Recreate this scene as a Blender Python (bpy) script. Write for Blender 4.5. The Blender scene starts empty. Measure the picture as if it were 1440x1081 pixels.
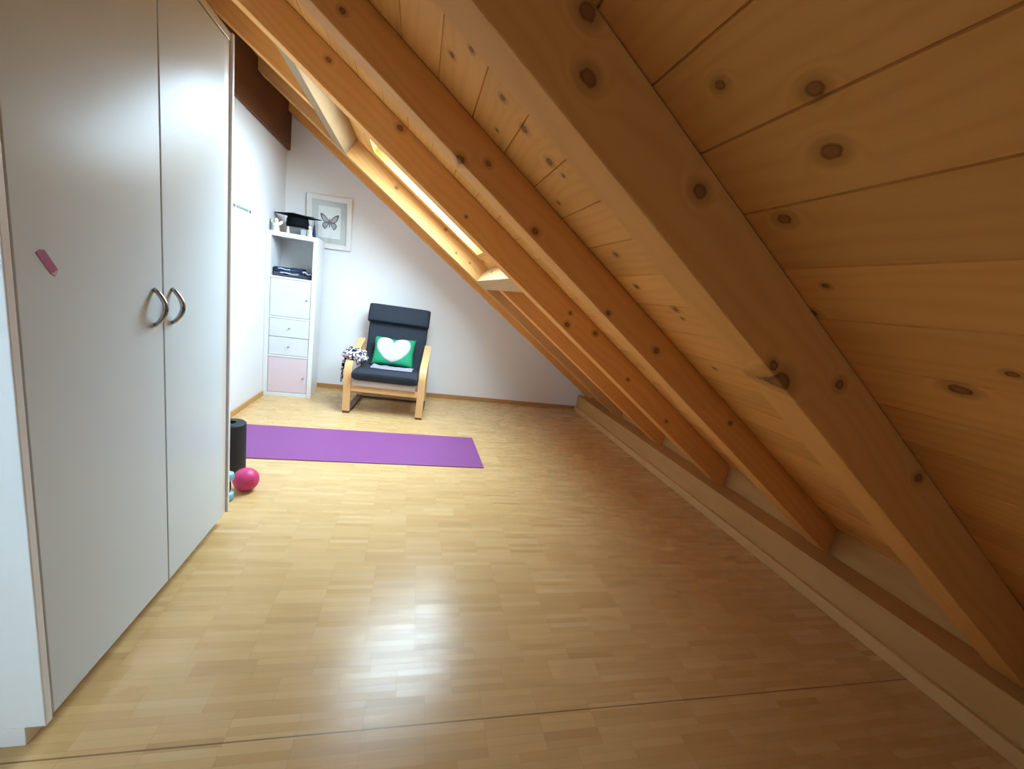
import bpy, bmesh, math, random
from mathutils import Vector, Matrix, noise
random.seed(7)
SC = bpy.context.scene
COL = SC.collection
PI = math.pi
SL = 0.61109                      # roof pitch
CS, SN, T = math.cos(SL), math.sin(SL), math.tan(SL)
ZU = 1.640                        # underside of the rafters at x = 0
DW = 0.146                        # rafter depth, perpendicular to the roof
XL, XK, YF, YN = -1.315, 2.135, 4.63, -2.2   # left wall, knee board, far wall, near wall

# ------------------------------------------------------------------ helpers
def link(name, bm, mat=None, parent=None, smooth=False, mats=None):
    me = bpy.data.meshes.new(name)
    bmesh.ops.recalc_face_normals(bm, faces=bm.faces[:])
    if smooth:
        for f in bm.faces: f.smooth = True
    bm.to_mesh(me); bm.free()
    o = bpy.data.objects.new(name, me); COL.objects.link(o)
    for m in (mats or [mat]):
        if m: me.materials.append(m)
    if parent: o.parent = parent
    return o
def empty(name, loc, rz=0):
    o = bpy.data.objects.new(name, None); COL.objects.link(o)
    o.empty_display_size = .1
    o.location = loc; o.rotation_euler = (0, 0, rz)
    return o
def tag(o, label, cat, group=None):
    o['label'] = label; o['category'] = cat
    if group: o['group'] = group
    return o
def struct(o):
    o['kind'] = 'structure'; return o
def box(bm, x0, x1, y0, y1, z0, z1, bevel=0, seg=2):
    v = [bm.verts.new(p) for p in ((x0,y0,z0),(x1,y0,z0),(x1,y1,z0),(x0,y1,z0),(x0,y0,z1),(x1,y0,z1),(x1,y1,z1),(x0,y1,z1))]
    fs = [bm.faces.new([v[i] for i in q]) for q in ((0,3,2,1),(4,5,6,7),(0,1,5,4),(1,2,6,5),(2,3,7,6),(3,0,4,7))]
    if bevel:
        es = list({e for f in fs for e in f.edges})
        bmesh.ops.bevel(bm, geom=es, offset=bevel, segments=seg, profile=.5, affect='EDGES')
    return v
def nbox(*a, **k):
    bm = bmesh.new(); box(bm, *a, **k); return bm
def prism(bm, poly, a0, a1, axis='y', bevel=0):
    """poly: 2-D outline; axis y -> (x,z), axis z -> (x,y), axis x -> (y,z)"""
    def P(p, a):
        return {'y': (p[0], a, p[1]), 'z': (p[0], p[1], a), 'x': (a, p[0], p[1])}[axis]
    A = [bm.verts.new(P(p, a0)) for p in poly]; B = [bm.verts.new(P(p, a1)) for p in poly]
    n = len(poly)
    fs = [bm.faces.new(A), bm.faces.new(B[::-1])] + [bm.faces.new((A[i], A[(i+1) % n], B[(i+1) % n], B[i])) for i in range(n)]
    if bevel:
        bmesh.ops.bevel(bm, geom=list({e for f in fs for e in f.edges}), offset=bevel, segments=2, profile=.5, affect='EDGES')
def lathe(bm, prof, c=(0,0,0), n=32, capped=True):
    rings = []
    for r, z in prof:
        rings.append([bm.verts.new((c[0]+r*math.cos(2*PI*i/n), c[1]+r*math.sin(2*PI*i/n), c[2]+z)) for i in range(n)])
    for a, b in zip(rings, rings[1:]):
        for i in range(n): bm.faces.new((a[i], a[(i+1) % n], b[(i+1) % n], b[i]))
    if capped:
        bm.faces.new(rings[0][::-1]); bm.faces.new(rings[-1])
def tube(bm, pts, r, n=10):
    pts = [Vector(p) for p in pts]; rings = []
    up = Vector((0.13, .2, 1)).normalized()
    for i, p in enumerate(pts):
        d = (pts[min(i+1, len(pts)-1)] - pts[max(i-1, 0)]).normalized()
        s = d.cross(up).normalized(); t = s.cross(d)
        rr = r[i] if isinstance(r, (list, tuple)) else r
        rings.append([bm.verts.new(p + s*rr*math.cos(2*PI*k/n) + t*rr*math.sin(2*PI*k/n)) for k in range(n)])
    for a, b in zip(rings, rings[1:]):
        for k in range(n): bm.faces.new((a[k], a[(k+1) % n], b[(k+1) % n], b[k]))
    bm.faces.new(rings[0][::-1]); bm.faces.new(rings[-1])
def ribbon(bm, path, x0, x1, th):
    """bent board: path of (y,z) centre points, width x0..x1, thickness th"""
    P = [Vector((p[0], p[1])) for p in path]; rows = []
    for i, p in enumerate(P):
        d = (P[min(i+1, len(P)-1)] - P[max(i-1, 0)]).normalized()
        nrm = Vector((-d.y, d.x))*th/2
        a, b = p+nrm, p-nrm
        rows.append([bm.verts.new(q) for q in ((x0, a.x, a.y), (x1, a.x, a.y), (x1, b.x, b.y), (x0, b.x, b.y))])
    for a, b in zip(rows, rows[1:]):
        for k in range(4): bm.faces.new((a[k], a[(k+1) % 4], b[(k+1) % 4], b[k]))
    bm.faces.new(rows[0][::-1]); bm.faces.new(rows[-1])
def spline(pts, n=8):
    out = []
    P = [Vector(p) for p in pts]
    for i in range(len(P)-1):
        p0, p1, p2, p3 = P[max(i-1, 0)], P[i], P[i+1], P[min(i+2, len(P)-1)]
        for k in range(n):
            t = k/n
            out.append(.5*((2*p1)+(p2-p0)*t+(2*p0-5*p1+4*p2-p3)*t*t+(3*p1-p0-3*p2+p3)*t**3))
    out.append(P[-1]); return out
def roof_z(x, w=0.0):             # height of the plane w above the rafter underside
    return ZU + w/CS - T*x

# ------------------------------------------------------------------ materials
class N:
    def __init__(s, name):
        s.m = bpy.data.materials.new(name); s.m.use_nodes = True
        s.t = s.m.node_tree; s.t.nodes.clear()
        s.out = s.t.nodes.new('ShaderNodeOutputMaterial')
    def n(s, k, **kw):
        x = s.t.nodes.new(k)
        for a, b in kw.items(): setattr(x, a, b)
        return x
    def put(s, inp, v):
        if hasattr(v, 'links') or isinstance(v, bpy.types.NodeSocket): s.t.links.new(v, inp)
        elif isinstance(v, (tuple, list)) and len(v) == 3 and inp.type == 'RGBA': inp.default_value = (*v, 1)
        else: inp.default_value = v
    def math(s, op, a, b=0.0, c=None, clamp=False):
        x = s.n('ShaderNodeMath', operation=op, use_clamp=clamp)
        s.put(x.inputs[0], a); s.put(x.inputs[1], b)
        if c is not None: s.put(x.inputs[2], c)
        return x.outputs[0]
    def vec(s, a, b, c):
        x = s.n('ShaderNodeCombineXYZ')
        for i, v in enumerate((a, b, c)): s.put(x.inputs[i], v)
        return x.outputs[0]
    def coords(s, kind='Object'):
        tc = s.n('ShaderNodeTexCoord'); sp = s.n('ShaderNodeSeparateXYZ')
        s.t.links.new(tc.outputs[kind], sp.inputs[0])
        return sp.outputs[0], sp.outputs[1], sp.outputs[2], tc.outputs[kind]
    def noise(s, v, scale, detail=2, rough=.5, col=False):
        x = s.n('ShaderNodeTexNoise'); s.put(x.inputs['Vector'], v)
        x.inputs['Scale'].default_value = scale; x.inputs['Detail'].default_value = detail; x.inputs['Roughness'].default_value = rough
        return x.outputs[1] if col else x.outputs[0]
    def white(s, v):
        x = s.n('ShaderNodeTexWhiteNoise', noise_dimensions='3D'); s.put(x.inputs['Vector'], v); return x.outputs[0]
    def mapr(s, v, a, b, c, d, smooth=False):
        x = s.n('ShaderNodeMapRange', interpolation_type='SMOOTHSTEP' if smooth else 'LINEAR')
        for i, q in enumerate((v, a, b, c, d)): s.put(x.inputs[i], q)
        return x.outputs[0]
    def mix(s, f, a, b, mode='MIX'):
        x = s.n('ShaderNodeMix', data_type='RGBA', blend_type=mode)
        s.put(x.inputs[0], f); s.put(x.inputs[6], a); s.put(x.inputs[7], b); return x.outputs[2]
    def bsdf(s, col, rough=.5, spec=.5, bump=None, bstr=.2, bdist=.002, **kw):
        p = s.n('ShaderNodeBsdfPrincipled')
        s.put(p.inputs['Base Color'], col); s.put(p.inputs['Roughness'], rough)
        p.inputs['Specular IOR Level'].default_value = spec
        for k, v in kw.items(): s.put(p.inputs[k.replace('_', ' ')], v)
        if bump is not None:
            b = s.n('ShaderNodeBump'); b.inputs['Strength'].default_value = bstr; b.inputs['Distance'].default_value = bdist
            s.put(b.inputs['Height'], bump); s.t.links.new(b.outputs[0], p.inputs['Normal'])
        s.t.links.new(p.outputs[0], s.out.inputs[0])
        return s.m

def srgb(r, g, b):
    f = lambda c: (c/255/12.92) if c/255 <= .04045 else ((c/255+.055)/1.055)**2.4
    return (f(r), f(g), f(b))

def plain(name, col, rough=.5, spec=.5, nscale=0, namp=.08, bstr=.15, **kw):
    k = N(name); X, Y, Z, v = k.coords()
    if nscale:
        f = k.noise(v, nscale, 3)
        c = k.mix(f, tuple(q*(1-namp) for q in col), tuple(min(1, q*(1+namp)) for q in col))
        return k.bsdf(c, rough, spec, bump=f, bstr=bstr, **kw)
    return k.bsdf((*col, 1), rough, spec, **kw)

PINE_L, PINE_D = (.87, .45, .142), (.71, .325, .08)
KNOT = (.20, .075, .022)
def wood(name, axis='x', knots=(), light=PINE_L, dark=PINE_D, rough=.6, spec=.12, boards=None, seed=0.0, rand_knots=0.0, face=None, gfreq=26, per=.12):
    """sawn softwood, grain along `axis`; knots = (along, across, radius); boards = (period, phase) across the grain"""
    k = N(name); X, Y, Z, v = k.coords()
    if axis == 'x': L, A, B = X, Z, Y          # rafters: along u, across w
    elif axis == 'y': L, A, B = Y, X, Z
    else: L, A, B = Z, X, Y
    tone = None
    if boards:
        idx = k.math('FLOOR', k.math('DIVIDE', k.math('SUBTRACT', A, boards[1]), boards[0]))
        tone = k.white(k.vec(idx, seed, 3.3))
        Ls = k.math('ADD', L, k.math('MULTIPLY', tone, 37.0))
        As = k.math('ADD', A, k.math('MULTIPLY', tone, 11.0))
    else:
        Ls, As = k.math('ADD', L, seed*3.7), A
    infl, core = None, None
    for (l, a, r) in knots:
        d = k.math('SQRT', k.math('ADD', k.math('POWER', k.math('MULTIPLY', k.math('SUBTRACT', L, l), .8/r), 2.0),
                                  k.math('POWER', k.math('MULTIPLY', k.math('SUBTRACT', A, a), 1.0/r), 2.0)))
        if face is not None:
            d = k.math('ADD', d, k.math('MULTIPLY', k.math('ABSOLUTE', k.math('SUBTRACT', B, face)), .25/r))
        core = d if core is None else k.math('MINIMUM', core, d)
    if rand_knots:
        vo = k.n('ShaderNodeTexVoronoi', feature='F1'); vo.inputs['Scale'].default_value = 1.0
        k.put(vo.inputs['Vector'], k.vec(k.math('MULTIPLY', Ls, 2.3), k.math('MULTIPLY', As, 5.0), k.math('MULTIPLY', B, .6 if not boards else 0.0)))
        sp = k.n('ShaderNodeSeparateColor'); k.t.links.new(vo.outputs['Color'], sp.inputs[0])
        gate = k.math('GREATER_THAN', sp.outputs[0], 1-rand_knots)
        d = k.math('ADD', k.math('MULTIPLY', vo.outputs['Distance'], 13.0), k.math('MULTIPLY', k.math('SUBTRACT', 1.0, gate), 50.0))
        core = d if core is None else k.math('MINIMUM', core, d)
    wob = k.noise(k.vec(k.math('MULTIPLY', Ls, 1.1), k.math('MULTIPLY', As, 5.0), k.math('MULTIPLY', B, 5.0)), 1.0, 2)
    ph = k.math('ADD', k.math('MULTIPLY', As, gfreq), k.math('MULTIPLY', wob, 5.0))
    if core is not None:
        infl = k.mapr(core, .6, 5.0, 1.0, 0.0, True)
        ph = k.math('ADD', ph, k.math('MULTIPLY', k.math('POWER', infl, 2.0), 1.8))
    ring = k.math('ADD', k.math('MULTIPLY', k.math('SINE', k.math('MULTIPLY', ph, 6.283)), .5), .5)
    fine = k.noise(k.vec(k.math('MULTIPLY', Ls, 6.0), k.math('MULTIPLY', As, 210.0), k.math('MULTIPLY', B, 210.0)), 1.0, 3, .6)
    broad = k.noise(k.vec(k.math('MULTIPLY', Ls, .9), k.math('MULTIPLY', As, 7.0), k.math('MULTIPLY', B, 7.0)), 1.0, 3)
    f = k.math('ADD', k.math('MULTIPLY', k.math('POWER', ring, 2.0), .24), k.math('ADD', k.math('MULTIPLY', fine, .30), k.math('MULTIPLY', broad, .55)), clamp=True)
    c = k.mix(f, light, dark)
    if tone is not None:
        c = k.mix(1.0, c, k.vec(*[k.mapr(tone, 0, 1, 1-per, 1+per*.5)]*3), 'MULTIPLY')
    if core is not None:
        halo = k.mapr(core, 1.0, 2.6, .45, 0.0, True)
        c = k.mix(halo, c, (.30, .13, .04))
        wobk = k.math('ADD', core, k.math('MULTIPLY', k.math('SUBTRACT', k.noise(v, 70, 2), .5), .7))
        inner = k.mapr(wobk, .75, 1.15, 1.0, 0.0, True)
        kc = k.mix(k.mapr(core, .45, .9, 0, 1), (.33, .135, .042), KNOT)
        c = k.mix(inner, c, kc)
    return k.bsdf(c, rough, spec, bump=f, bstr=.12, bdist=.001)

def white_wall(name, col=(.68, .685, .69)):
    k = N(name); X, Y, Z, v = k.coords()
    a = k.noise(v, 160, 4, .6); b = k.noise(v, 1.3, 2)
    c = k.mix(b, tuple(q*.97 for q in col), col)
    return k.bsdf(c, .85, .2, bump=a, bstr=.25, bdist=.0015)

def satin_white(name, col, rough, amp=.0006, spec=.5):
    k = N(name); X, Y, Z, v = k.coords()
    a = k.noise(k.vec(k.math('MULTIPLY', X, 40), k.math('MULTIPLY', Y, 40), k.math('MULTIPLY', Z, 9)), 1.0, 3)
    return k.bsdf((*col, 1), rough, spec, bump=a, bstr=.12, bdist=amp*4)

def floor_mat():
    k = N('parquet'); X, Y, Z, v = k.coords()
    SLN, SW, PB = .168, .0237, .474
    row = k.math('FLOOR', k.math('DIVIDE', Y, SW))
    band = k.math('FLOOR', k.math('DIVIDE', k.math('ADD', Y, .21), PB))
    # joints line up inside each laid panel; every panel is shifted a little, some rows by half a stave
    off = k.math('MULTIPLY', k.white(k.vec(band, 1.7, .3)), SLN)
    half = k.math('MULTIPLY', k.math('GREATER_THAN', k.white(k.vec(k.math('FLOOR', k.math('DIVIDE', row, 4.0)), 8.1, .2)), .55), SLN*.5)
    xs = k.math('DIVIDE', k.math('ADD', X, k.math('ADD', off, half)), SLN)
    colid = k.math('FLOOR', xs)
    rnd = k.white(k.vec(colid, row, .5)); rnd2 = k.white(k.vec(colid, row, 7.5))
    panel = k.white(k.vec(k.math('FLOOR', k.math('DIVIDE', colid, 3.0)), band, 4.5))
    fx = k.math('FRACT', xs); fy = k.math('FRACT', k.math('DIVIDE', Y, SW))
    ex = k.math('MINIMUM', fx, k.math('SUBTRACT', 1.0, fx)); ey = k.math('MINIMUM', fy, k.math('SUBTRACT', 1.0, fy))
    jx = k.mapr(ex, 0.0, .007, 1.0, 0.0); jy = k.mapr(ey, 0.0, .035, 1.0, 0.0)
    joint = k.math('MAXIMUM', jx, jy)
    gr = k.noise(k.vec(k.math('ADD', k.math('MULTIPLY', X, 7.0), k.math('MULTIPLY', rnd2, 50.0)), k.math('MULTIPLY', Y, 190.0), 0.0), 1.0, 3, .6)
    a, b = (.67, .46, .215), (.55, .345, .14)
    c = k.mix(k.math('ADD', k.math('MULTIPLY', rnd, .65), k.math('MULTIPLY', gr, .35)), a, b)
    c = k.mix(k.math('MULTIPLY', k.math('GREATER_THAN', rnd2, .95), .30), c, (.40, .225, .085))
    c = k.mix(k.math('MULTIPLY', k.math('LESS_THAN', rnd2, .07), .4), c, (.74, .54, .29))
    c = k.mix(k.math('MULTIPLY', panel, .10), c, (.45, .27, .10))
    c = k.mix(k.math('MULTIPLY', joint, .28), c, (.22, .12, .045))
    # the movement joint between the two laid areas
    seam = k.mapr(k.math('ABSOLUTE', k.math('SUBTRACT', Y, .957)), .0012, .0028, 1.0, 0.0)
    c = k.mix(k.math('MULTIPLY', seam, .7), c, (.07, .035, .012))
    h = k.math('SUBTRACT', k.math('MULTIPLY', gr, .3), joint)
    rg = k.mapr(rnd2, 0, 1, .23, .30)
    return k.bsdf(c, rg, .36, bump=h, bstr=.10, bdist=.0006)

def glass_mat():
    k = N('window_glass')
    tr = k.n('ShaderNodeBsdfTransparent'); tr.inputs[0].default_value = (.97, .985, .98, 1)
    gl = k.n('ShaderNodeBsdfGlossy'); gl.inputs['Roughness'].default_value = .02
    lw = k.n('ShaderNodeLayerWeight'); lw.inputs[0].default_value = .5
    fz = k.math('ADD', k.math('MULTIPLY', k.math('POWER', lw.outputs['Facing'], 5.0), .92), .04)
    mx = k.n('ShaderNodeMixShader')
    k.t.links.new(fz, mx.inputs[0]); k.t.links.new(tr.outputs[0], mx.inputs[1]); k.t.links.new(gl.outputs[0], mx.inputs[2])
    k.t.links.new(mx.outputs[0], k.out.inputs[0]); return k.m

def scarf_mat():
    k = N('scarf_print'); X, Y, Z, v = k.coords()
    vo = k.n('ShaderNodeTexVoronoi', feature='DISTANCE_TO_EDGE'); vo.inputs['Scale'].default_value = 30; k.put(vo.inputs['Vector'], v)
    wn = k.noise(v, 33, 2)
    c = k.mix(k.mapr(k.noise(v, 14, 1), .45, .6, 0, 1), (.66, .63, .66), (.60, .42, .50))
    line = k.math('LESS_THAN', vo.outputs[0], k.mapr(wn, .35, .65, .02, .19))
    c = k.mix(line, c, (.012, .012, .018))
    return k.bsdf(c, .8, .2, bump=wn, bstr=.3)

M = {}
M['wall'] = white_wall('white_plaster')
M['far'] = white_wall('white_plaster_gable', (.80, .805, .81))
M['floor'] = floor_mat()
M['ceil'] = wood('pine_boards', 'y', [(a, b, r) for a, b, r in (
    (.613, .378, .008), (.497, .445, .011), (.519, .533, .013), (.653, .627, .011), (.736, .870, .011), (.537, 1.05, .014), (.66, .79, .006), (.45, .98, .007),
    (1.287, -.073, .008), (1.174, -.021, .008), (1.217, .096, .009), (1.24, .185, .011), (1.255, .293, .012), (1.416, .405, .007), (1.244, .346, .006),
    (1.333, .647, .010), (1.382, .796, .009), (1.253, .901, .010), (1.258, .946, .006), (1.331, 1.224, .008), (1.40, .12, .006))],
    boards=(.1423, .4594), rand_knots=.10)
M['r1'] = wood('pine_rafter_a', 'x', [(.168, .129, .013), (.234, .068, .013), (.505, .104, .012), (.93, .004, .020), (.885, .012, .010), (1.05, .10, .010), (1.44, .12, .011), (-.3, .05, .01)], seed=1.3, face=0.0, gfreq=22)
M['r2'] = wood('pine_rafter_b', 'x', [(.104, .004, .012), (.174, .062, .008), (.433, .025, .010), (-.389, .048, .008), (1.097, .055, .010), (.84, .018, .007), (1.6, .08, .008)], seed=2.1, face=0.0)
M['r3'] = wood('pine_rafter_c', 'x', [(-.28, .12, .012), (-.664, .10, .010), (.982, .032, .012), (.95, .09, .008), (1.144, .11, .011), (1.5, .06, .008), (1.9, .05, .009), (.2, .05, .006)], seed=4.4, face=0.0)
M['r4'] = wood('pine_rafter_d', 'x', seed=6.2, rand_knots=.12)
M['r5'] = wood('pine_rafter_e', 'x', [(-.38, .09, .010), (.11, .13, .010), (.30, .05, .007), (.44, .07, .006), (-.98, .05, .012)], seed=7.9, face=0.0, light=(.70, .40, .155), dark=(.52, .26, .08))
M['cross'] = wood('pine_trimmer', 'y', seed=3.0, gfreq=30, light=(.62, .41, .21), dark=(.48, .295, .13))
M['rough'] = wood('dark_trimmer', 'y', seed=6.6, gfreq=34, light=(.40, .27, .15), dark=(.27, .17, .085))  # darker, greyer wood tone for the upper trimmer
M['sill'] = wood('pine_sill', 'y', [(1.145, .01, .009), (2.6, .02, .007), (3.3, 0, .008), (1.9, -.03, .006)], seed=5.0, light=(.62, .36, .145), dark=(.50, .265, .09))
M['strip'] = wood('pine_strip', 'y', seed=9.0, light=(.70, .43, .19), dark=(.58, .33, .125))
M['knee'] = wood('pine_knee_board', 'y', seed=2.0, rand_knots=.12, light=(.60, .34, .13), dark=(.48, .25, .08))
M['purlin'] = wood('dark_purlin', 'y', seed=8.0, light=(.17, .075, .042), dark=(.115, .05, .027))
M['base'] = wood('beech_baseboard', 'y', seed=1.0, light=(.55, .31, .125), dark=(.44, .23, .08), rough=.35)
M['basex'] = wood('beech_baseboard_far', 'x', seed=1.0, light=(.50, .27, .11), dark=(.40, .20, .07), rough=.35)
M['sash'] = wood('window_pine', 'x', seed=3.3, light=(.60, .44, .14), dark=(.52, .34, .09), rough=.45)
M['door'] = satin_white('wardrobe_front_paint', (.64, .715, .74), .26, spec=.09)
M['panel'] = satin_white('wardrobe_side_paint', (.80, .81, .81), .35)
M['trimw'] = satin_white('wardrobe_trim_paint', (.66, .65, .62), .30)
M['shadow_gap'] = plain('wardrobe_core', (.36, .34, .31), .8)
M['steel'] = plain('brushed_steel', (.42, .43, .44), .26, Metallic=1.0)
M['pink_sticker'] = plain('pink_vinyl', srgb(165, 78, 118), .45, nscale=60)
M['pale_tip'] = plain('pale_vinyl', srgb(196, 160, 170), .45)
M['kallax'] = satin_white('white_foil', (.66, .67, .67), .38)
M['kfront'] = satin_white('white_foil_front', (.60, .625, .63), .38)
M['kpink'] = satin_white('pale_pink_front', srgb(206, 188, 195), .4)
M['glass'] = glass_mat()
M['white_frame'] = satin_white('white_frame', (.74, .735, .71), .4)
M['sash_grey'] = plain('sash_cover', (.52, .55, .52), .4)
M['birch'] = wood('birch_veneer', 'z', seed=2.2, light=(.72, .46, .22), dark=(.63, .36, .15), rough=.3, gfreq=40)
M['birchx'] = wood('birch_rail_veneer', 'x', seed=2.2, light=(.72, .46, .22), dark=(.63, .36, .15), rough=.3, gfreq=40)
M['runner'] = plain('dark_runner', (.075, .035, .02), .4)
M['fabric'] = plain('navy_grey_fabric', srgb(46, 52, 61), .85, .25, nscale=420, namp=.28, bstr=.4)
M['sling'] = plain('beige_webbing', srgb(178, 165, 150), .8, .2, nscale=200)
M['green'] = plain('green_cotton', srgb(42, 150, 104), .85, .2, nscale=120)
M['heart'] = plain('white_heart_cotton', srgb(190, 183, 200), .85, .2, nscale=40, namp=.04)
M['lilac'] = plain('lilac_cloth', srgb(206, 198, 226), .85, .2, nscale=9, namp=.22)
M['scarf'] = scarf_mat()
M['mat'] = plain('purple_foam', srgb(132, 74, 132), .62, .3, nscale=900, namp=.06)
M['roller'] = plain('black_foam', (.014, .015, .019), .6, .4, nscale=220, namp=.3)
M['ball'] = plain('pink_rubber', srgb(200, 60, 112), .42, .4, nscale=30, namp=.05)
M['blue'] = plain('pale_blue_vinyl', srgb(120, 186, 214), .38)
M['blackgrip'] = plain('dark_grip', (.02, .025, .03), .5)
M['black_cloth'] = plain('black_satin', (.004, .005, .008), .8, .15, nscale=200)
M['tassel'] = plain('navy_thread', srgb(44, 44, 96), .8, .2, nscale=300, namp=.3)
M['resin'] = plain('cream_resin', srgb(232, 226, 212), .55, .3, nscale=30)
M['hair'] = plain('brown_resin_hair', (.075, .05, .035), .6)
M['gold'] = plain('gilded_resin', srgb(206, 196, 168), .45)
M['greybox'] = plain('grey_card', srgb(112, 112, 112), .7, nscale=20)
M['palebox'] = plain('pale_grey_card', srgb(158, 164, 170), .6, nscale=20)
M['tagpaper'] = plain('white_paper', srgb(216, 218, 230), .7)
M['denim'] = plain('navy_cotton', srgb(42, 58, 92), .85, .2, nscale=60, namp=.35)
M['greyknit'] = plain('grey_cotton', srgb(84, 88, 104), .85, .2, nscale=80, namp=.3)
M['hem'] = plain('pale_hem', srgb(206, 204, 222), .8)
M['passe'] = plain('grey_passepartout', srgb(206, 206, 203), .8)
M['print'] = plain('white_print', srgb(240, 241, 241), .7)
M['bfly'] = plain('grey_wing_ink', srgb(92, 90, 96), .8, nscale=90, namp=.5)
M['bfly2'] = plain('pale_wing_ink', srgb(176, 172, 178), .8, nscale=120, namp=.25)
M['decal'] = plain('grey_decal', srgb(120, 138, 142), .6, nscale=90, namp=.35)
M['decal2'] = plain('dark_grey_decal', srgb(84, 100, 104), .6)
M['roof'] = plain('roof_felt', (.1, .09, .08), .9)

# ------------------------------------------------------------------ room shell
struct(link('floor', nbox(-1.45, 2.2, YN-.12, YF+.12, -.12, 0), M['floor']))
WB, WT = DW, DW+.02                # boards, between these heights above the rafter underside
OX0, OX1, OY0, OY1 = -.43, .44, 2.45, 3.63    # the roof window's hole in the boards (x measured on the board plane)
def u_of(x, w): return (x - w*SN)/CS
ou0, ou1 = u_of(OX0, WB), u_of(OX1, WB)
ceil = bmesh.new()
PER, PH = .1423, .4594
ulo, uhi = u_of(XL-.20, WB), u_of(2.19, WB)
cuts = sorted({ulo, uhi, ou0, ou1} | {PH+PER*i for i in range(-20, 20) if ulo < PH+PER*i < uhi})
seams = {round(PH+PER*i, 5) for i in range(-20, 20)}
def board(bm, u0, u1, y0, y1):
    c = .0022; d = .006
    a = c if round(u0, 5) in seams else 0; b = c if round(u1, 5) in seams else 0
    poly = [(u0, WT), (u0, WB+(d if a else 0)), (u0+a, WB), (u1-b, WB), (u1, WB+(d if b else 0)), (u1, WT)]
    q = [poly[i] for i in range(len(poly)) if poly[i] != poly[i-1]]
    prism(bm, q, y0, y1)
for a, b in zip(cuts, cuts[1:]):
    if a >= ou0-1e-6 and b <= ou1+1e-6:
        board(ceil, a, b, YN, OY0); board(ceil, a, b, OY1, YF)
    else: board(ceil, a, b, YN, YF)
# roof build-up above the boards, with the same hole
for (a, b, y0, y1) in ((ulo, ou0-.03, YN, YF), (ou1+.03, uhi, YN, YF), (ou0-.03, ou1+.03, YN, OY0-.03), (ou0-.03, ou1+.03, OY1+.03, YF)):
    box(ceil, a, b, y0, y1, WT+.001, WT+.135)
co = struct(link('ceiling', ceil, M['ceil'])); co.location = (0, 0, ZU); co.rotation_euler = (0, SL, 0)
zb = lambda x: roof_z(x, WB)
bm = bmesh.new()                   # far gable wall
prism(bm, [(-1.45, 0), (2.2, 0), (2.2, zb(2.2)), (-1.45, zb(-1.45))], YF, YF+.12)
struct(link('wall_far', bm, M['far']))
NX0, NX1, NZ0, NZ1 = -.43, -.08, .98, 1.30     # small unseen window added in the near wall to light the rafter sides
bm = bmesh.new()
prism(bm, [(-1.45, 0), (NX0, 0), (NX0, zb(NX0)), (-1.45, zb(-1.45))], YN-.12, YN)
prism(bm, [(NX1, 0), (2.2, 0), (2.2, zb(2.2)), (NX1, zb(NX1))], YN-.12, YN)
prism(bm, [(NX0, 0), (NX1, 0), (NX1, NZ0), (NX0, NZ0)], YN-.12, YN)
prism(bm, [(NX0, NZ1), (NX1, NZ1), (NX1, zb(NX1)), (NX0, zb(NX0))], YN-.12, YN)
struct(link('wall_near', bm, M['wall']))
w3 = struct(empty('window_added_near', (NX0, YN-.06, NZ0)))
bm = bmesh.new(); ww, wh = NX1-NX0, NZ1-NZ0
for a, b, c, d in ((0, .05, 0, wh), (ww-.05, ww, 0, wh), (.05, ww-.05, 0, .05), (.05, ww-.05, wh-.05, wh)):
    box(bm, a, b, -.03, .03, c, d, bevel=.003)
link('window_frame', bm, M['white_frame'], w3)
link('window_pane', nbox(.05, ww-.05, -.003, .003, .05, wh-.05), M['glass'], w3)
# left wall with a low unseen window, added to light the wardrobe's near side
WY0, WY1, WZ0, WZ1 = -1.60, -.35, .35, 1.32
bm = bmesh.new()
for a, b, c, d in ((YN, WY0, 0, None), (WY1, YF, 0, None), (WY0, WY1, 0, WZ0), (WY0, WY1, WZ1, None)):
    if d: box(bm, -1.45, XL, a, b, c, d)
    else: prism(bm, [(-1.45, c), (XL, c), (XL, zb(XL)-.0005), (-1.45, zb(-1.45)-.0005)], a, b)
struct(link('wall_left', bm, M['wall']))
bm = bmesh.new(); prism(bm, [(XK, 0), (XK+.06, 0), (XK+.06, zb(XK+.06)), (XK, zb(XK))], YN, YF)
struct(link('wall_right', bm, M['knee']))
bm = bmesh.new(); prism(bm, [(-.84, 0), (-.74, 0), (-.74, roof_z(-.74)), (-.84, roof_z(-.84))], YN, .70)  # unseen partition, added to block the left window's light from the right side
struct(link('wall_light_blocker', bm, M['wall']))
w2 = struct(empty('window_added_left', (XL, (WY0+WY1)/2, WZ0)))
bm = bmesh.new()
for a, b, c, d in ((WY0, WY0+.07, WZ0, WZ1), (WY1-.07, WY1, WZ0, WZ1), (WY0+.07, WY1-.07, WZ0, WZ0+.07), (WY0+.07, WY1-.07, WZ1-.07, WZ1)):
    box(bm, -.09, -.03, a-(WY0+WY1)/2, b-(WY0+WY1)/2, c-WZ0, d-WZ0, bevel=.004)
link('window_frame', bm, M['white_frame'], w2)
link('window_pane', nbox(-.063, -.057, -(WY1-WY0)/2+.07, (WY1-WY0)/2-.07, .07, WZ1-WZ0-.07), M['glass'], w2)
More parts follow.
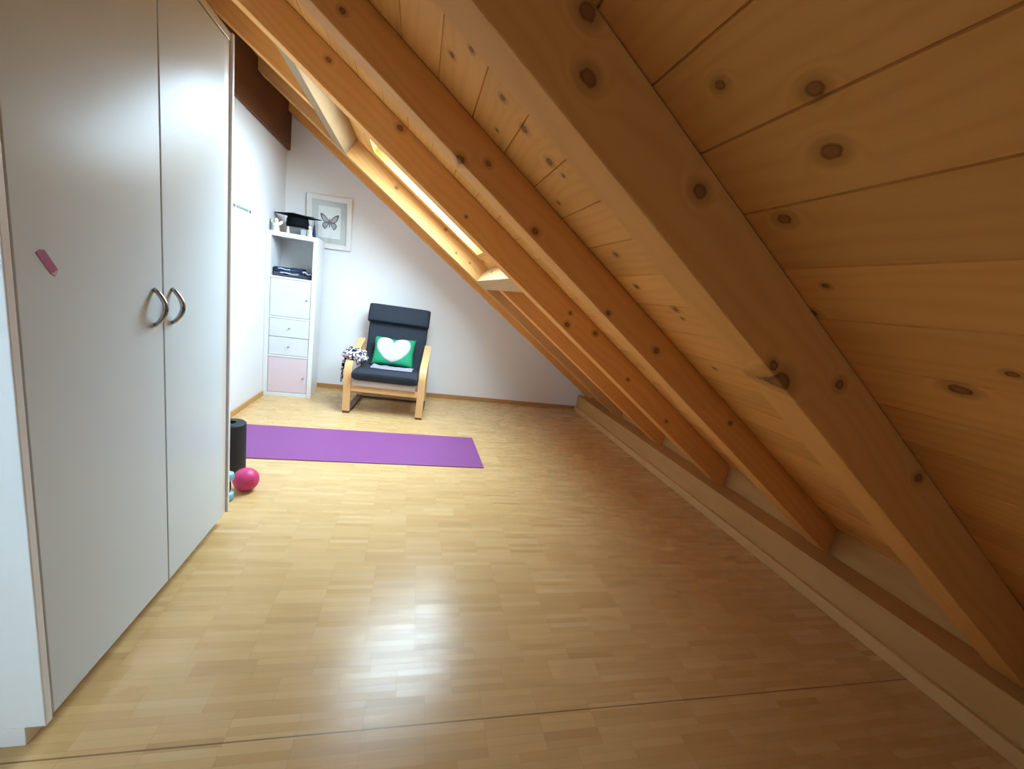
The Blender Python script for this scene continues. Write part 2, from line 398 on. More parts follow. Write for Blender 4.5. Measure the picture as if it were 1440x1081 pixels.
# skirtings
struct(link('baseboard_left', nbox(XL, XL+.012, 2.02, YF, 0, .045, bevel=.002), M['base']))
struct(link('baseboard_far', nbox(XL+.012, 1.98, YF-.012, YF, 0, .045, bevel=.002), M['basex']))
struct(link('trim_1', nbox(1.958, 1.980, YN, YF-.012, 0, .055, bevel=.003), M['strip']))
tag(link('sill_timber', nbox(1.980, XK, YN, YF-.001, 0, .184, bevel=.004), M['sill']),
    'long pale timber sill lying on the floor along the foot of the sloping roof', 'beam')
tag(link('purlin', nbox(XL+.0015, XL+.03, 2.6, YF-.001, 2.235, 2.62, bevel=.003), M['purlin']),
    'dark brown plank beam along the top of the white wall above the shelf unit', 'beam')

# ------------------------------------------------------------------ rafters
RW = .11
def rafter_bm(x0, x1, w, depth, bev=.0035, w0=0.0, sq0=None, sq1=None):
    """prism along u with plumb ends at x0 and x1 (world x), cross size w (y) by depth"""
    bm = bmesh.new()
    poly = [(u_of(x0, w0), w0), (u_of(x1, w0), w0), (u_of(x1, depth), depth), (u_of(x0, depth), depth)]
    if sq0 is not None: poly[0] = (sq0, w0); poly[3] = (sq0, depth)      # square-cut ends
    if sq1 is not None: poly[1] = (sq1, w0); poly[2] = (sq1, depth)
    prism(bm, poly, 0, w, bevel=bev); return bm
def rafter(y, mat, label, x0=XL+.032, x1=XK-.001, w=RW, z0=0.0, sq0=None, sq1=None, name='rafter'):
    o = link(name, rafter_bm(x0, x1, w, DW-.001-z0*CS, sq0=sq0, sq1=sq1), M[mat])
    o.location = (0, y, ZU+z0); o.rotation_euler = (0, SL, 0)
    return tag(o, label, 'rafter')
Y1, Y2, Y3, Y4, Y5, Y6 = .727, 1.486, 2.250, 3.010, 3.770, 4.517
rafter(Y1, 'r1', 'broad knotty pine rafter nearest the camera, crossing the whole ceiling', w=.105)
rafter(Y2, 'r2', 'second pine rafter from the camera, between two bays of boards', z0=.026)
rafter(Y3, 'r3', 'third pine rafter from the camera, along the near side of the roof window', w=.115)
rafter(Y5, 'r5', 'sunlit pine rafter along the far side of the roof window', w=.105)
rafter(Y6, 'r4', 'last dark pine rafter lying against the white gable wall')
HX0, HX1 = -.655, .478            # facing sides of the two trimmers at the rafter underside
def trimmer(x0, x1, label, mat='cross'):
    bm = bmesh.new(); u0, u1 = x0/CS, x1/CS
    box(bm, u0, u1, Y3+.116, Y5-.001, 0, DW-.001, bevel=.0035)
    o = link('trimmer_beam', bm, M[mat]); o.location = (0, 0, ZU); o.rotation_euler = (0, SL, 0)
    return tag(o, label, 'beam')
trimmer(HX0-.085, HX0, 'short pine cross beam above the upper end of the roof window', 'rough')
low = trimmer(HX1, HX1+.092, 'short pale cross beam below the lower end of the roof window')
for y in (.33, .72):               # dark drilled holes in the upper face of the lower trimmer
    b2 = bmesh.new(); bmesh.ops.create_cone(b2, cap_ends=True, segments=14, radius1=.012, radius2=.012, depth=.002)
    bmesh.ops.rotate(b2, verts=b2.verts[:], cent=(0,0,0), matrix=Matrix.Rotation(PI/2, 3, 'Y'))
    bmesh.ops.translate(b2, verts=b2.verts[:], vec=(HX1/CS-.0012, Y3+.116+y*1.3, .085))
    h = link('bolt_hole', b2, M['blackgrip'], low)
o = rafter(Y4, 'r4', 'interrupted pine rafter running down from the lower cross beam to the floor sill', sq0=(HX1+.092)/CS+.0012)
o = rafter(Y4, 'r4', 'interrupted pine rafter running up from the upper cross beam towards the wardrobe', sq1=(HX0-.085)/CS-.0012)

# ------------------------------------------------------------------ roof window
sk = struct(empty('window_1', (0, 0, ZU))); sk.rotation_euler = (0, SL, 0)
lin = bmesh.new(); tk = .022
TOPW = WT+.14
for a, b, y0, y1 in ((ou0-.028, ou0-.006, OY0-.028, OY1+.028), (ou1+.006, ou1+.028, OY0-.028, OY1+.028), (ou0-.006, ou1+.006, OY0-.028, OY0-.006), (ou0-.006, ou1+.006, OY1+.006, OY1+.028)):
    box(lin, a, b, y0, y1, WT+.002, TOPW, bevel=.002)
link('window_lining', lin, M['sash'], sk)
fr = bmesh.new(); fw = .045
for a, b, y0, y1 in ((ou0-.005, ou0+.11, OY0-.005, OY1+.005), (ou1-fw, ou1+.005, OY0-.005, OY1+.005), (ou0+.11, ou1-fw, OY0-.005, OY0+fw), (ou0+.11, ou1-fw, OY1-fw, OY1+.005)):
    box(fr, a, b, y0, y1, WT+.095, WT+.14, bevel=.003)
link('window_sash', fr, M['sash'], sk)
link('window_pane', nbox(ou0+.105, ou1-fw+.005, OY0+fw-.005, OY1-fw+.005, WT+.116, WT+.122), M['glass'], sk)
lt = bmesh.new(); box(lt, ou1-.034, ou1-.006, 3.20, 3.58, WT+.03, WT+.05, bevel=.003)
link('window_latch', lt, M['sash_grey'], sk)

# ------------------------------------------------------------------ wardrobe
WX = -.758
wr = tag(empty('wardrobe', (-1.05, 1.49, 0)), 'tall white built-in wardrobe with two doors beside the camera', 'wardrobe')
def W(bm):                         # world -> wardrobe space
    bmesh.ops.translate(bm, verts=bm.verts[:], vec=(1.05, -1.49, 0)); return bm
link('body', W(nbox(XL+.002, -.781, 1.016, 1.972, .062, 1.96)), M['shadow_gap'], wr)
link('plinth', W(nbox(XL+.002, -.800, .9945, 1.985, 0, .051, bevel=.0015)), M['panel'], wr)
sp = bmesh.new(); box(sp, XL+.002, WX, .994, 1.0145, .0515, 1.995, bevel=.003, seg=3)
link('side_panel', W(sp), M['panel'], wr)
link('top_panel', W(nbox(XL+.002, WX-.004, 1.015, 1.973, 1.968, 1.995, bevel=.002)), M['trimw'], wr)
link('filler_strip', W(nbox(-.80, WX-.006, 1.922, 1.973, .055, 1.967, bevel=.002)), M['trimw'], wr)
link('side_panel', W(nbox(XL+.002, WX+.003, 1.974, 1.991, .055, 1.998, bevel=.003)), M['panel'], wr)
def wdoor(y0, y1, hy, tilt, hinge):
    d = empty('door', (0, 0, 0)); bpy.data.objects.remove(d)
    bm = nbox(-.0, .018, 0, y1-y0, .064, 1.958, bevel=.0025)
    bmesh.ops.translate(bm, verts=bm.verts[:], vec=(0, -(y1-y0) if hinge else 0, 0))
    o = link('door', bm, M['door'], wr)
    o.location = (WX-.018+1.05, (y1 if hinge else y0)-1.49, 0); o.rotation_euler = (0, 0, tilt)
    yo = hy-(y1 if hinge else y0)
    b2 = bmesh.new(); pts = []
    for i in range(15):
        t = i/14; z = .966+t*.108
        pts.append((.018+.030*math.sin(PI*t)**.8+.001*0, yo, z))
    tube(b2, pts, [.0058+.0017*math.sin(PI*i/14) for i in range(15)], 12)
    link('handle', b2, M['steel'], o, smooth=True)
    return o
dl = wdoor(1.0165, 1.4960, 1.451, math.radians(-0.45), False)
dr = wdoor(1.4975, 1.915, 1.543, math.radians(0.7), True)
def sticker(parent, y_off):
    P = [(1.066, 1.149), (1.076, 1.1555), (1.087, 1.156), (1.117, 1.117), (1.110, 1.103), (1.0985, 1.108)]
    bm = bmesh.new()
    body = [(p[0]-y_off, p[1]) for p in (P[0], P[1], P[2], P[3], P[5])]
    prism(bm, body, .0182, .0190, axis='x'); link('pencil_sticker', bm, M['pink_sticker'], parent)
    tip = [(p[0]-y_off, p[1]) for p in (P[3], P[4], P[5])]
    bm = bmesh.new(); prism(bm, tip, .0182, .0189, axis='x'); s = link('pencil_tip', bm, M['pale_tip'], parent)
    s['label'] = 'pale tip of the pink pencil sticker'
sticker(dl, 1.0165)

# ------------------------------------------------------------------ shelf unit
KR = math.radians(4.0)
ku = tag(empty('shelf_unit', (-1.110, 4.152, 0), KR), 'tall narrow white shelf unit with doors and drawers in the corner', 'shelf')
KW, KD, KH = .408, .39, 1.47
hw = KW/2; ft = .038
bm = bmesh.new()
box(bm, -hw, -hw+ft, 0, KD, 0, KH, bevel=.0015); box(bm, hw-ft, hw, 0, KD, 0, KH, bevel=.0015)
box(bm, -hw+ft, hw-ft, 0, KD, KH-ft, KH, bevel=.0015); box(bm, -hw+ft, hw-ft, 0, KD, 0, ft, bevel=.0015)
box(bm, -hw+ft, hw-ft, KD-.012, KD-.004, ft, KH-ft)
cell = (KH-2*ft-3*.016)/4
zs = [ft+i*(cell+.016) for i in range(4)]
for z in zs[1:]: box(bm, -hw+ft, hw-ft, .003, KD-.012, z-.016, z, bevel=.001)
link('frame', bm, M['kallax'], ku)
iw = hw-ft-.003
def front(name, z0, z1, mat, kx, kz):
    d = link(name, nbox(-iw, iw, .006, .022, z0, z1, bevel=.002), M[mat], ku)
    k = bmesh.new(); lathe(k, [(.003, 0), (.003, .010), (.009, .014), (.009, .020), (.006, .022)], n=16)
    bmesh.ops.rotate(k, verts=k.verts[:], cent=(0,0,0), matrix=Matrix.Rotation(PI/2, 3, 'X'))
    bmesh.ops.translate(k, verts=k.verts[:], vec=(kx, .006, kz))
    link('knob', k, M['steel'], d, smooth=True); return d
front('door', zs[2]+.003, zs[2]+cell-.003, 'kfront', iw-.03, zs[2]+cell*.5)
front('drawer', zs[1]+cell*.5+.0025, zs[1]+cell-.003, 'kfront', 0, zs[1]+cell*.75)
front('drawer', zs[1]+.003, zs[1]+cell*.5-.0025, 'kfront', 0, zs[1]+cell*.25)
pd = front('door', zs[0]+.003, zs[0]+cell-.003, 'kpink', iw-.03, zs[0]+cell*.45)
pd['label'] = 'pale pink door at the bottom of the shelf unit'
def kworld(x, y, z=0):
    v = Matrix.Rotation(KR, 3, 'Z') @ Vector((x, y, 0)); return (-1.110+v.x, 4.152+v.y, z)

# folded clothes in the open cell
def fold(bm, y0, y1, x0, x1, z, h, layers):
    """a folded cloth: soft layers joined by a rounded fold on one side"""
    n = 12; m = 14
    for l in range(layers):
        zz = z+h*l/layers; hh = h/layers*.92; grid = []
        for i in range(n+1):
            a = 2*PI*i/n; row = []
            for j in range(m+1):
                x = x0+(x1-x0)*j/m
                e = .012*noise.noise(Vector((x*14, l*3.1, math.cos(a))))
                row.append(bm.verts.new((x, (y0+y1)/2+((y1-y0)/2+e)*math.copysign(abs(math.cos(a))**.35, math.cos(a)), zz+hh/2+(hh/2+e*.3)*math.copysign(abs(math.sin(a))**.6, math.sin(a))+.004*math.sin(x*21+l))))
            grid.append(row)
        for i in range(n):
            for j in range(m): bm.faces.new((grid[i][j], grid[i][j+1], grid[i+1][j+1], grid[i+1][j]))
        for j in (0, m):
            ring = [grid[i][j] for i in range(n)]
            bm.faces.new(ring if j else ring[::-1])
fz = zs[3]+.004
def cloth_thing(name, label, mat, x0, x1, y0, y1, z, h, layers, hem=None):
    b = bmesh.new(); fold(b, y0, y1, x0, x1, 0, h, layers)
    o = link(name, b, M[mat], smooth=True); o.location = kworld(0, 0, z+.003); o.rotation_euler = (0, 0, KR)
    tag(o, label, 'clothes', 'folded clothes in the shelf unit')
    if hem:
        b = bmesh.new(); tube(b, [(hem[0]+(hem[1]-hem[0])*i/12, y0-.001+.004*math.sin(i), hem[2]+hem[3]*math.sin(i*.55)) for i in range(13)], .0042, 8)
        link('hem', b, M['hem'], o, smooth=True)
    return o
cloth_thing('folded_sweater', 'grey folded garment at the bottom of the pile in the open shelf', 'greyknit', -.155, .155, .05, .30, fz, .030, 2, (-.10, .05, .024, .004))
cloth_thing('folded_jeans', 'navy blue folded garment on top of the pile in the open shelf', 'denim', -.150, .07, .055, .29, fz+.038, .040, 2, (-.12, -.02, .020, .003))
cloth_thing('folded_shirt', 'dark slate folded garment with pale edge at the right of the pile', 'greyknit', .076, .160, .04, .27, fz+.038, .026, 1, (.085, .15, .008, .010))

# things on top of the shelf unit
def figurine(x, y, h, label, hair=True, wings=False, body='resin', rz=0):
    o = tag(empty('figurine', kworld(x, y, KH), KR+rz), label, 'figurine', 'small figurines on the shelf unit')
    b = bmesh.new(); s = h
    lathe(b, [(.20*s, 0), (.23*s, .02*s), (.21*s, .15*s), (.165*s, .38*s), (.135*s, .55*s), (.115*s, .62*s), (.06*s, .67*s)], n=20)
    tube(b, [(-.13*s, -.02*s, .56*s), (-.17*s, -.10*s, .44*s), (-.05*s, -.17*s, .40*s), (.0, -.19*s, .41*s)], [.055*s, .05*s, .042*s, .035*s], 10)
    tube(b, [(.13*s, -.02*s, .56*s), (.17*s, -.10*s, .44*s), (.05*s, -.17*s, .40*s), (.0, -.19*s, .41*s)], [.055*s, .05*s, .042*s, .035*s], 10)
    link('dress', b, M[body], o, smooth=True)
    b = bmesh.new(); bmesh.ops.create_uvsphere(b, u_segments=18, v_segments=12, radius=.155*s)
    bmesh.ops.scale(b, verts=b.verts[:], vec=(.92, .95, 1.08)); bmesh.ops.translate(b, verts=b.verts[:], vec=(0, -.01*s, .80*s))
    link('head', b, M['resin'], o, smooth=True)
    if hair:
        b = bmesh.new(); bmesh.ops.create_uvsphere(b, u_segments=18, v_segments=12, radius=.175*s)
        bmesh.ops.bisect_plane(b, geom=b.verts[:]+b.edges[:]+b.faces[:], plane_co=(0, -.03*s, .02*s), plane_no=(0, -1, -.7), clear_outer=True)
        bmesh.ops.translate(b, verts=b.verts[:], vec=(0, .005*s, .815*s)); link('hair', b, M['hair'], o, smooth=True)
    if wings:
        for sx in (-1, 1):
            b = bmesh.new()
            prism(b, [(sx*.02*s, .35*s), (sx*.16*s, .42*s), (sx*.38*s, .62*s), (sx*.40*s, .78*s), (sx*.28*s, .80*s), (sx*.04*s, .62*s)], .10*s, .14*s)
            link('wing', b, M['resin'], o)
    return o
figurine(-.140, .05, .118, 'tallest cream angel figurine with dark hair, at the wall end of the shelf top', wings=True)
figurine(-.048, .045, .060, 'smallest cream figurine, in front of the grey box on the shelf top', hair=False)
figurine(.128, .035, .098, 'cream figurine with dark hair and gilded dress, under the cap edge by the tassel', body='gold')
o = link('storage_box', nbox(-.07, .07, -.06, .06, 0, .072, bevel=.003), M['greybox']); o.location = kworld(.0, .19, KH); o.rotation_euler = (0, 0, KR)
tag(o, 'grey box on the shelf top under the black graduation cap', 'box')
o = link('small_box', nbox(-.022, .022, -.02, .02, 0, .052, bevel=.002), M['palebox']); o.location = kworld(.075, .06, KH); o.rotation_euler = (0, 0, KR)
tag(o, 'small pale grey box on the shelf top, left of the gilded figurine', 'box')
gc = tag(empty('graduation_cap', kworld(.0, .19, KH+.074), 0), 'black graduation cap with navy tassel on top of the shelf unit', 'hat')
b = bmesh.new()
lathe(b, [(.092, 0), (.095, .02), (.090, .06), (.082, .092)], n=32); link('skull_cap', b, M['black_cloth'], gc, smooth=True)
b = bmesh.new(); box(b, -.14, .14, -.14, .14, .093, .099, bevel=.002)
bmesh.ops.rotate(b, verts=b.verts[:], cent=(0,0,0), matrix=Matrix.Rotation(PI/4+.05, 3, 'Z')); link('mortarboard', b, M['black_cloth'], gc)
b = bmesh.new(); lathe(b, [(.010, 0), (.009, .004), (.003, .006)], (0, 0, .0995), 14); link('button', b, M['black_cloth'], gc, smooth=True)
b = bmesh.new(); tube(b, [(0, 0, .104), (.08, -.06, .102), (.150, -.085, .101), (.158, -.090, .092), (.159, -.090, .05), (.159, -.090, .03)], .0025, 8)
link('tassel_cord', b, M['tassel'], gc, smooth=True)
b = bmesh.new(); lathe(b, [(.004, .036), (.008, .030), (.007, .022), (.012, -.02), (.017, -.068), (.015, -.0735)], (.159, -.090, 0), 16); link('tassel', b, M['tassel'], gc, smooth=True)

# ------------------------------------------------------------------ framed print on the gable wall
pic = tag(empty('framed_picture', (-.905, YF-.001, 1.415)), 'white framed butterfly print hanging on the gable wall', 'picture')
pic.rotation_euler = (0, math.radians(-1.6), 0)
PW, PHH, fb = .205, .487, .048
bm = bmesh.new()
for a, b, c, d in ((-PW, -PW+fb, 0, PHH), (PW-fb, PW, 0, PHH), (-PW+fb, PW-fb, 0, fb), (-PW+fb, PW-fb, PHH-fb, PHH)):
    box(bm, a, b, -.030, 0, c, d, bevel=.003)
link('frame', bm, M['white_frame'], pic)
link('passepartout', nbox(-PW+fb, PW-fb, -.012, -.008, fb, PHH-fb), M['passe'], pic)
pr = link('print', nbox(-.103, .100, -.0135, -.0121, .100, .392), M['print'], pic)
link('glass_pane', nbox(-PW+fb, PW-fb, -.020, -.018, fb, PHH-fb), M['glass'], pic)
def wing(pts, mat, y, sx, name):
    b = bmesh.new(); P = [(p.x*sx, p.y) for p in spline([Vector((x, z)) for x, z in pts], 5)][:-1]
    prism(b, P, y-.0006, y); link(name, b, M[mat], pr)
UPW = [(.004, .262), (.02, .285), (.052, .315), (.080, .325), (.084, .308), (.070, .270), (.045, .245), (.006, .245), (.004, .262)]
LOW = [(.004, .245), (.045, .246), (.066, .225), (.060, .198), (.040, .180), (.028, .196), (.008, .225), (.004, .245)]
sc = lambda P, c, f: [(c[0]+(x-c[0])*f, c[1]+(z-c[1])*f) for x, z in P]
for sx in (-1, 1):
    wing(UPW, 'bfly', -.0137, sx, 'wing'); wing(LOW, 'bfly', -.0137, sx, 'wing')
    wing(sc(UPW, (.036, .268), .66), 'bfly2', -.0145, sx, 'wing_marking'); wing(sc(LOW, (.038, .216), .68), 'bfly2', -.0145, sx, 'wing_marking')
b = bmesh.new(); prism(b, [(-.0035, .20), (.0035, .20), (.005, .25), (.003, .285), (-.003, .285), (-.005, .25)], -.0150, -.0137); link('butterfly_body', b, M['bfly'], pr)
# strip sticker on the left wall
ws = tag(empty('wall_strip', (XL, 3.62, 1.553)), 'thin grey strip stuck on the white wall beside the wardrobe', 'sticker')
link('strip', nbox(.0003, .0012, -.10, .12, -.010, .010), M['decal'], ws)
for a, c in ((-.150, -.115), (.135, .175)): link('strip_end', nbox(.0003, .0014, a, c, -.011, .010), M['decal2'], ws)

# ------------------------------------------------------------------ armchair
CR = math.radians(-4.3)
ch = tag(empty('armchair', (-.215, 3.776, 0), CR), 'bentwood birch armchair with dark grey cushion near the gable wall', 'armchair')
SIDEP = spline([Vector(p) for p in ((.004, .020), (.002, .18), (.0, .34), (.008, .405), (.035, .452), (.085, .478), (.17, .500), (.30, .535), (.43, .575), (.52, .606))], 6)
for sx in (-1, 1):
    a, c = sorted((sx*.287, sx*.350))
    b = bmesh.new(); ribbon(b, [(p.x, p.y) for p in SIDEP], a, c, .024)
    s = link('side_frame', b, M['birch'], ch)
    b = bmesh.new(); run = spline([Vector(p) for p in ((-.006, .010), (.04, .010), (.30, .010), (.54, .011), (.60, .014))], 4)
    xa, xc = sorted((sx*.290, sx*.345))
    ribbon(b, [(p.x, p.y) for p in run], xa, xc, .018); link('runner', b, M['runner'], ch)
    # rear stay that carries the seat between runner and arm
    b = bmesh.new(); st = spline([Vector(p) for p in ((.585, .022), (.60, .12), (.575, .30), (.555, .45), (.530, .585))], 5)
    xa, xc = sorted((sx*.293, sx*.342)); ribbon(b, [(p.x, p.y) for p in st], xa, xc, .022); link('rear_stay', b, M['birch'], ch)
link('front_rail', nbox(-.286, .286, -.008, .014, .205, .262, bevel=.003), M['birchx'], ch)
link('rear_rail', nbox(-.289, .289, .555, .578, .003, .021, bevel=.002), M['runner'], ch)
PROF = [(-.060, .352), (-.02, .366), (.06, .372), (.18, .364), (.32, .348), (.44, .338), (.515, .352), (.565, .425), (.615, .575), (.675, .755), (.732, .905)]
cen = spline([Vector(p) for p in PROF], 6)
def cushion(bm, path, wfun, tfun, x_off=0.0, K=20):
    rows = []; n = len(path)
    for i, p in enumerate(path):
        d = (path[min(i+1, n-1)]-path[max(i-1, 0)]).normalized(); nr = Vector((-d.y, d.x))
        s = i/(n-1); e = min(1, min(s, 1-s)/.035); e = math.sqrt(max(0.0, 1-(1-e)**2))
        hw, th = wfun(s)/2*(1-.06*(1-e)), tfun(s)/2*(.30+.70*e); row = []
        for k in range(K):
            a = 2*PI*k/K; ca, sa = math.cos(a), math.sin(a)
            xx = hw*math.copysign(abs(ca)**.22, ca); tt = th*math.copysign(abs(sa)**.55, sa)
            q = p+nr*tt; row.append(bm.verts.new((x_off+xx, q.x, q.y)))
        rows.append(row)
    for a, b in zip(rows, rows[1:]):
        for k in range(K): bm.faces.new((a[k], a[(k+1) % K], b[(k+1) % K], b[k]))
    bm.faces.new(rows[0][::-1]); bm.faces.new(rows[-1])
lerp = lambda a, b, t: a+(b-a)*t
b = bmesh.new(); cushion(b, cen, lambda s: .565 if s < .35 else lerp(.565, .585, (s-.35)/.65), lambda s: lerp(.092, .078, min(1, s/.2)))
link('cushion', b, M['fabric'], ch, smooth=True)
hd = [Vector((.650, .772)), Vector((.672, .830)), Vector((.698, .885)), Vector((.722, .934))]
hd = spline(hd, 8); b = bmesh.new(); cushion(b, [p+Vector((-.026, .006)) for p in hd], lambda s: .602, lambda s: .10+.03*math.sin(PI*s)); link('headrest', b, M['fabric'], ch, smooth=True)
for sx in (-1, 1):                 # curved seat frame under the cushion
    xa, xc = sorted((sx*.235, sx*.275)); b = bmesh.new(); path = []
    for i, p in enumerate(cen[4:]):
        d = (cen[min(i+5, len(cen)-1)]-cen[i+3]).normalized(); path.append(p-Vector((-d.y, d.x))*.070)
    ribbon(b, [(p.x, p.y) for p in path], xa, xc, .022); link('seat_frame', b, M['birch'], ch)
b = bmesh.new(); path = []
for i, p in enumerate(cen[2:]):
    d = (cen[min(i+3, len(cen)-1)]-cen[i+1]).normalized(); path.append(p-Vector((-d.y, d.x))*(.05 if i > 5 else .05+.004*(6-i)))
ribbon(b, [(p.x, p.y) for p in path], -.25, .25, .012); link('sling', b, M['sling'], ch)
link('front_apron', nbox(-.268, .268, -.028, -.016, .262, .318, bevel=.003), M['sling'], ch)
CHM = Matrix.Translation((-.215, 3.776, 0)) @ Matrix.Rotation(CR, 4, 'Z')
def seat_z(y):                     # top of the seat cushion at chair-local y
    best = min(cen[:34], key=lambda p: abs(p.x-y)); return best.y+.041+.006*max(0, 1-abs(y)/.12)
# green cushion with the heart
pm = Matrix.Translation(CHM @ Vector((.0, .360, .394))) @ Matrix.Rotation(CR, 4, 'Z') @ Matrix.Rotation(math.radians(-29), 4, 'X')
def pillow_pt(u, v, side, off=0.0):   # u,v in -1..1
    w, h = .198, .148
    pin = 1-.07*(1-abs(u))*abs(v)**3; pin2 = 1-.07*(1-abs(v))*abs(u)**3
    th = .058*((1-u**4)*(1-v**4))**.55
    dip = -.014*math.exp(-(u/.22)**2)*max(0, v)**4
    return Vector((u*w*pin2, side*(th+off), h+v*h*pin+dip))
b = bmesh.new(); n = 22
for side in (-1, 1):
    g = [[b.verts.new(pillow_pt(-1+2*i/n, -1+2*j/n, side)) for j in range(n+1)] for i in range(n+1)]
    for i in range(n):
        for j in range(n):
            b.faces.new((g[i][j], g[i+1][j], g[i+1][j+1], g[i][j+1]))
bmesh.ops.remove_doubles(b, verts=b.verts[:], dist=.0004)
gp = link('throw_pillow', b, M['green'], smooth=True); gp.matrix_world = pm
tag(gp, 'green throw pillow with a white heart, leaning on the dark grey armchair', 'pillow')
hp = []
for i in range(72):
    t = 2*PI*i/72
    hp.append((16*math.sin(t)**3/17.0, (13*math.cos(t)-5*math.cos(2*t)-2*math.cos(3*t)-math.cos(4*t)+2.5)/15.0))
hp = [(x*(1.0 if z > -.2 else 1.0+.55*min(1, (-.2-z)/.5)*(1-abs(x))), z if z > -.25 else -.25-.50*(1-math.exp(-(-.25-z)/.50))) for x, z in hp]
b = bmesh.new(); rings = []
for r in [1, .97, .85, .68, .5, .33, .16]:
    rings.append([b.verts.new(pillow_pt(x*r*.88-.02, (z*r-.0)*1.12-.14, -1, .0 if r == 1 else .0045)) for x, z in hp])
for A, B in zip(rings, rings[1:]):
    for k in range(72): b.faces.new((A[k], A[(k+1) % 72], B[(k+1) % 72], B[k]))
b.faces.new(rings[-1])
link('heart', b, M['heart'], gp, smooth=True)
# pale lilac cloth lying on the seat
b = bmesh.new(); nx, ny = 26, 10; top = []
for i in range(nx+1):
    row = []
    for j in range(ny+1):
        s, t = i/nx, j/ny
        x = -.150+.365*s+.010*noise.noise(Vector((s*3, t*3, 2))); y = .06+.25*t+.03*abs(s-.45)+.014*noise.noise(Vector((s*5, 1, t)))
        z = seat_z(y)+.004+.030*max(0, math.sin(PI*t))*(.55+.6*noise.noise(Vector((s*5, t*3, 0))))
        row.append(b.verts.new((x, y, z)))
    top.append(row)
for i in range(nx):
    for j in range(ny): b.faces.new((top[i][j], top[i+1][j], top[i+1][j+1], top[i][j+1]))
ex = bmesh.ops.solidify(b, geom=b.faces[:], thickness=.003)
lc = link('lilac_cloth', b, M['lilac'], smooth=True); lc.matrix_world = CHM
tag(lc, 'pale lilac cloth spread on the armchair seat in front of the green pillow', 'cloth')
# patterned scarf over the left arm
def arm_z(y):
    for p, q in zip(side_pts, side_pts[1:]):
        if p.x <= y <= q.x: return p.y+(q.y-p.y)*(y-p.x)/(q.x-p.x)+.014
    return (side_pts[0] if y < side_pts[0].x else side_pts[-1]).y+.014
side_pts = [p for p in SIDEP if p.y > .40]
b = bmesh.new(); bmesh.ops.create_icosphere(b, subdivisions=5, radius=1.0)
for v in b.verts:
    p = v.co.normalized()
    f = 1+.22*noise.noise(p*2.1+Vector((3, 0, 1)))+.13*noise.noise(p*5.3)+.05*noise.noise(p*11)
    q = Vector((-.300+.105*p.x*f, .150+.120*p.y*f, .486+.080*p.z*f))
    if q.x < -.268:
        if q.x > -.368: q.z = max(q.z, arm_z(q.y)+.007)
    else: q.z = max(q.z, seat_z(max(q.y, 0))+.007)
    v.co = q
und = [f for f in b.faces if all(v.co.z <= (arm_z(v.co.y) if v.co.x < -.268 else seat_z(max(v.co.y, 0)))+.0072 and (v.co.x > -.368) for v in f.verts)]
bmesh.ops.delete(b, geom=und, context='FACES')
tl = []
for i in range(15):                # the tail hanging outside the arm
    t = i/14; row = []
    for j in range(7):
        u = j/6
        row.append(b.verts.new((-.376-.010*math.sin(t*5+u*6)-.012*t, .07+.075*(u-.5)*(1-.35*t)+.01*math.sin(t*7), .475-.205*t-.012*math.sin(u*5))))
    tl.append(row)
fs = [b.faces.new((tl[i][j], tl[i+1][j], tl[i+1][j+1], tl[i][j+1])) for i in range(14) for j in range(6)]
bmesh.ops.solidify(b, geom=fs, thickness=.006)
sf = link('scarf', b, M['scarf'], smooth=True); sf.matrix_world = CHM
tag(sf, 'black and white patterned scarf draped over the arm of the armchair', 'scarf')

# ------------------------------------------------------------------ exercise things
b = bmesh.new(); box(b, -.86, .86, -.306, .306, .0005, .0065, bevel=.002)
ym = link('yoga_mat', b, M['mat']); ym.location = (-.300, 3.026, 0); ym.rotation_euler = (0, 0, math.radians(1.1))
tag(ym, 'flat purple yoga mat on the parquet in front of the armchair', 'mat')
b = bmesh.new(); n = 40; R, r, H = .075, .026, .297
lathe(b, [(r, .001), (R-.006, .001), (R, .007), (R, H-.007), (R-.006, H), (r, H), (r, .001)], n=n, capped=False)
fr_ = link('foam_roller', b, M['roller'], smooth=True); fr_.location = (-.953, 2.52, 0)
fr_.modifiers.new('edge', 'EDGE_SPLIT').split_angle = math.radians(40)
tag(fr_, 'black foam roller standing on end behind the wardrobe', 'foam roller')
b = bmesh.new(); bmesh.ops.create_uvsphere(b, u_segments=40, v_segments=24, radius=.062)
bl = link('massage_ball', b, M['ball'], smooth=True); bl.location = (-.795, 2.30, .062)
tag(bl, 'pink ball on the parquet beside the black foam roller', 'ball')
db = tag(empty('dumbbell', (-.838, 2.185, 0)), 'pale blue dumbbell standing on end beside the pink ball', 'dumbbell')
for z0 in (.001, .108):
    b = bmesh.new(); lathe(b, [(.018, z0), (.027, z0+.006), (.030, z0+.016), (.030, z0+.030), (.027, z0+.040), (.018, z0+.045)], n=8)
    link('weight', b, M['blue'], db)
b = bmesh.new(); lathe(b, [(.0125, .044), (.015, .06), (.016, .078), (.015, .096), (.0125, .109)], n=20); link('grip', b, M['blackgrip'], db, smooth=True)

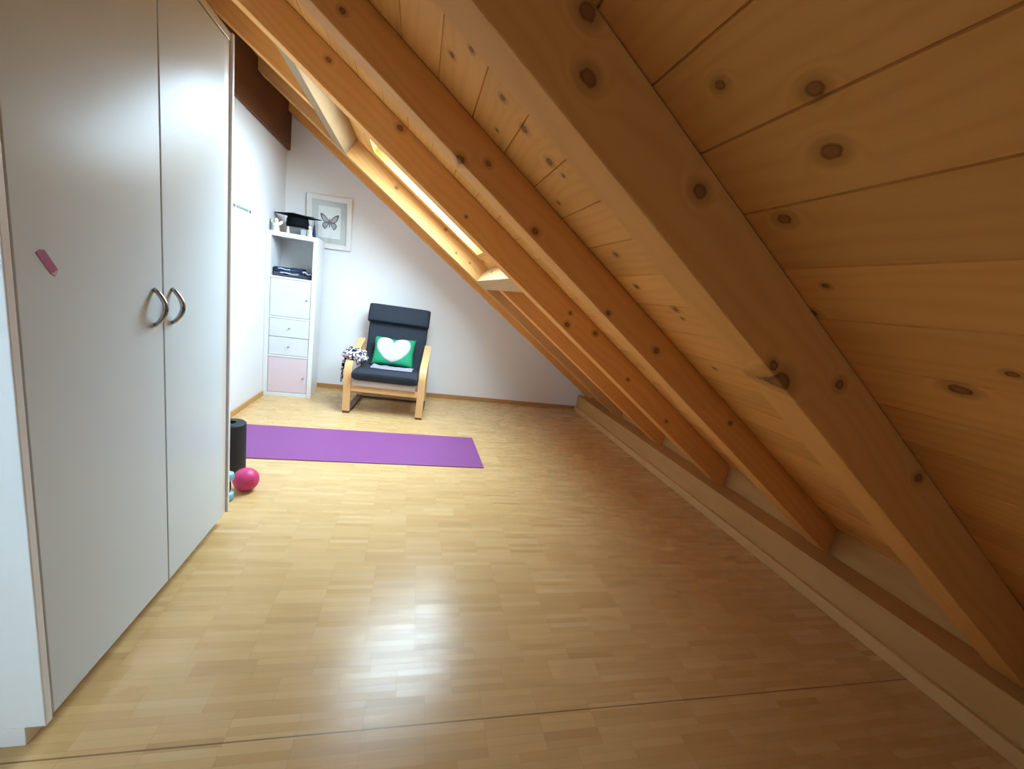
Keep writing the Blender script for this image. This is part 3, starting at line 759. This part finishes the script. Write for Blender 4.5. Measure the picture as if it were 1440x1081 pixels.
# ------------------------------------------------------------------ daylight
wd = bpy.data.worlds.new('sky'); SC.world = wd; wd.use_nodes = True
bg = wd.node_tree.nodes['Background']; bg.inputs[0].default_value = (.66, .87, 1.05, 1); bg.inputs[1].default_value = 24.0
def portal(name, loc, rot, sx, sy):
    l = bpy.data.lights.new(name, 'AREA'); l.shape = 'RECTANGLE'; l.size = sx; l.size_y = sy; l.cycles.is_portal = True
    o = bpy.data.objects.new(name, l); COL.objects.link(o); o.location = loc; o.rotation_euler = rot
uc, yc, wc = (ou0+ou1)/2, (OY0+OY1)/2, WT+.15
portal('skylight_portal', (uc*CS+wc*SN, yc, ZU-uc*SN+wc*CS), (0, SL, 0), ou1-ou0, OY1-OY0)
portal('added_gable_portal', ((NX0+NX1)/2, YN-.115, (NZ0+NZ1)/2), (PI/2, 0, 0), NX1-NX0, NZ1-NZ0)
portal('added_window_portal', (-1.44, (WY0+WY1)/2, (WZ0+WZ1)/2), (0, -PI/2, 0), WZ1-WZ0, WY1-WY0)

# ------------------------------------------------------------------ camera
cd = bpy.data.cameras.new('camera'); cam = bpy.data.objects.new('camera', cd); COL.objects.link(cam)
cd.sensor_fit = 'HORIZONTAL'; cd.sensor_width = 36; cd.lens = 588.09/1440*36; cd.clip_start = .02; cd.shift_y = 0
p, r, y = -0.19977721, 0.14867691, -0.24305592
Bm = Matrix(((1,0,0),(0,0,-1),(0,1,0)))
Rz = Matrix(((math.cos(y),-math.sin(y),0),(math.sin(y),math.cos(y),0),(0,0,1)))
Rx = Matrix(((1,0,0),(0,math.cos(p),-math.sin(p)),(0,math.sin(p),math.cos(p))))
Rr = Matrix(((math.cos(r),-math.sin(r),0),(math.sin(r),math.cos(r),0),(0,0,1)))
mw = (Rz @ Rx @ Bm @ Rr).to_4x4(); mw.translation = (0, 0, 1.198)
cam.matrix_world = mw; SC.camera = cam

vs = SC.view_settings
vs.view_transform = 'Standard'; vs.look = 'None'; vs.gamma = 1.0; vs.use_curve_mapping = False; vs.exposure = 0.60
SC.cycles.max_bounces = 10; SC.cycles.diffuse_bounces = 6; SC.cycles.use_denoising = True
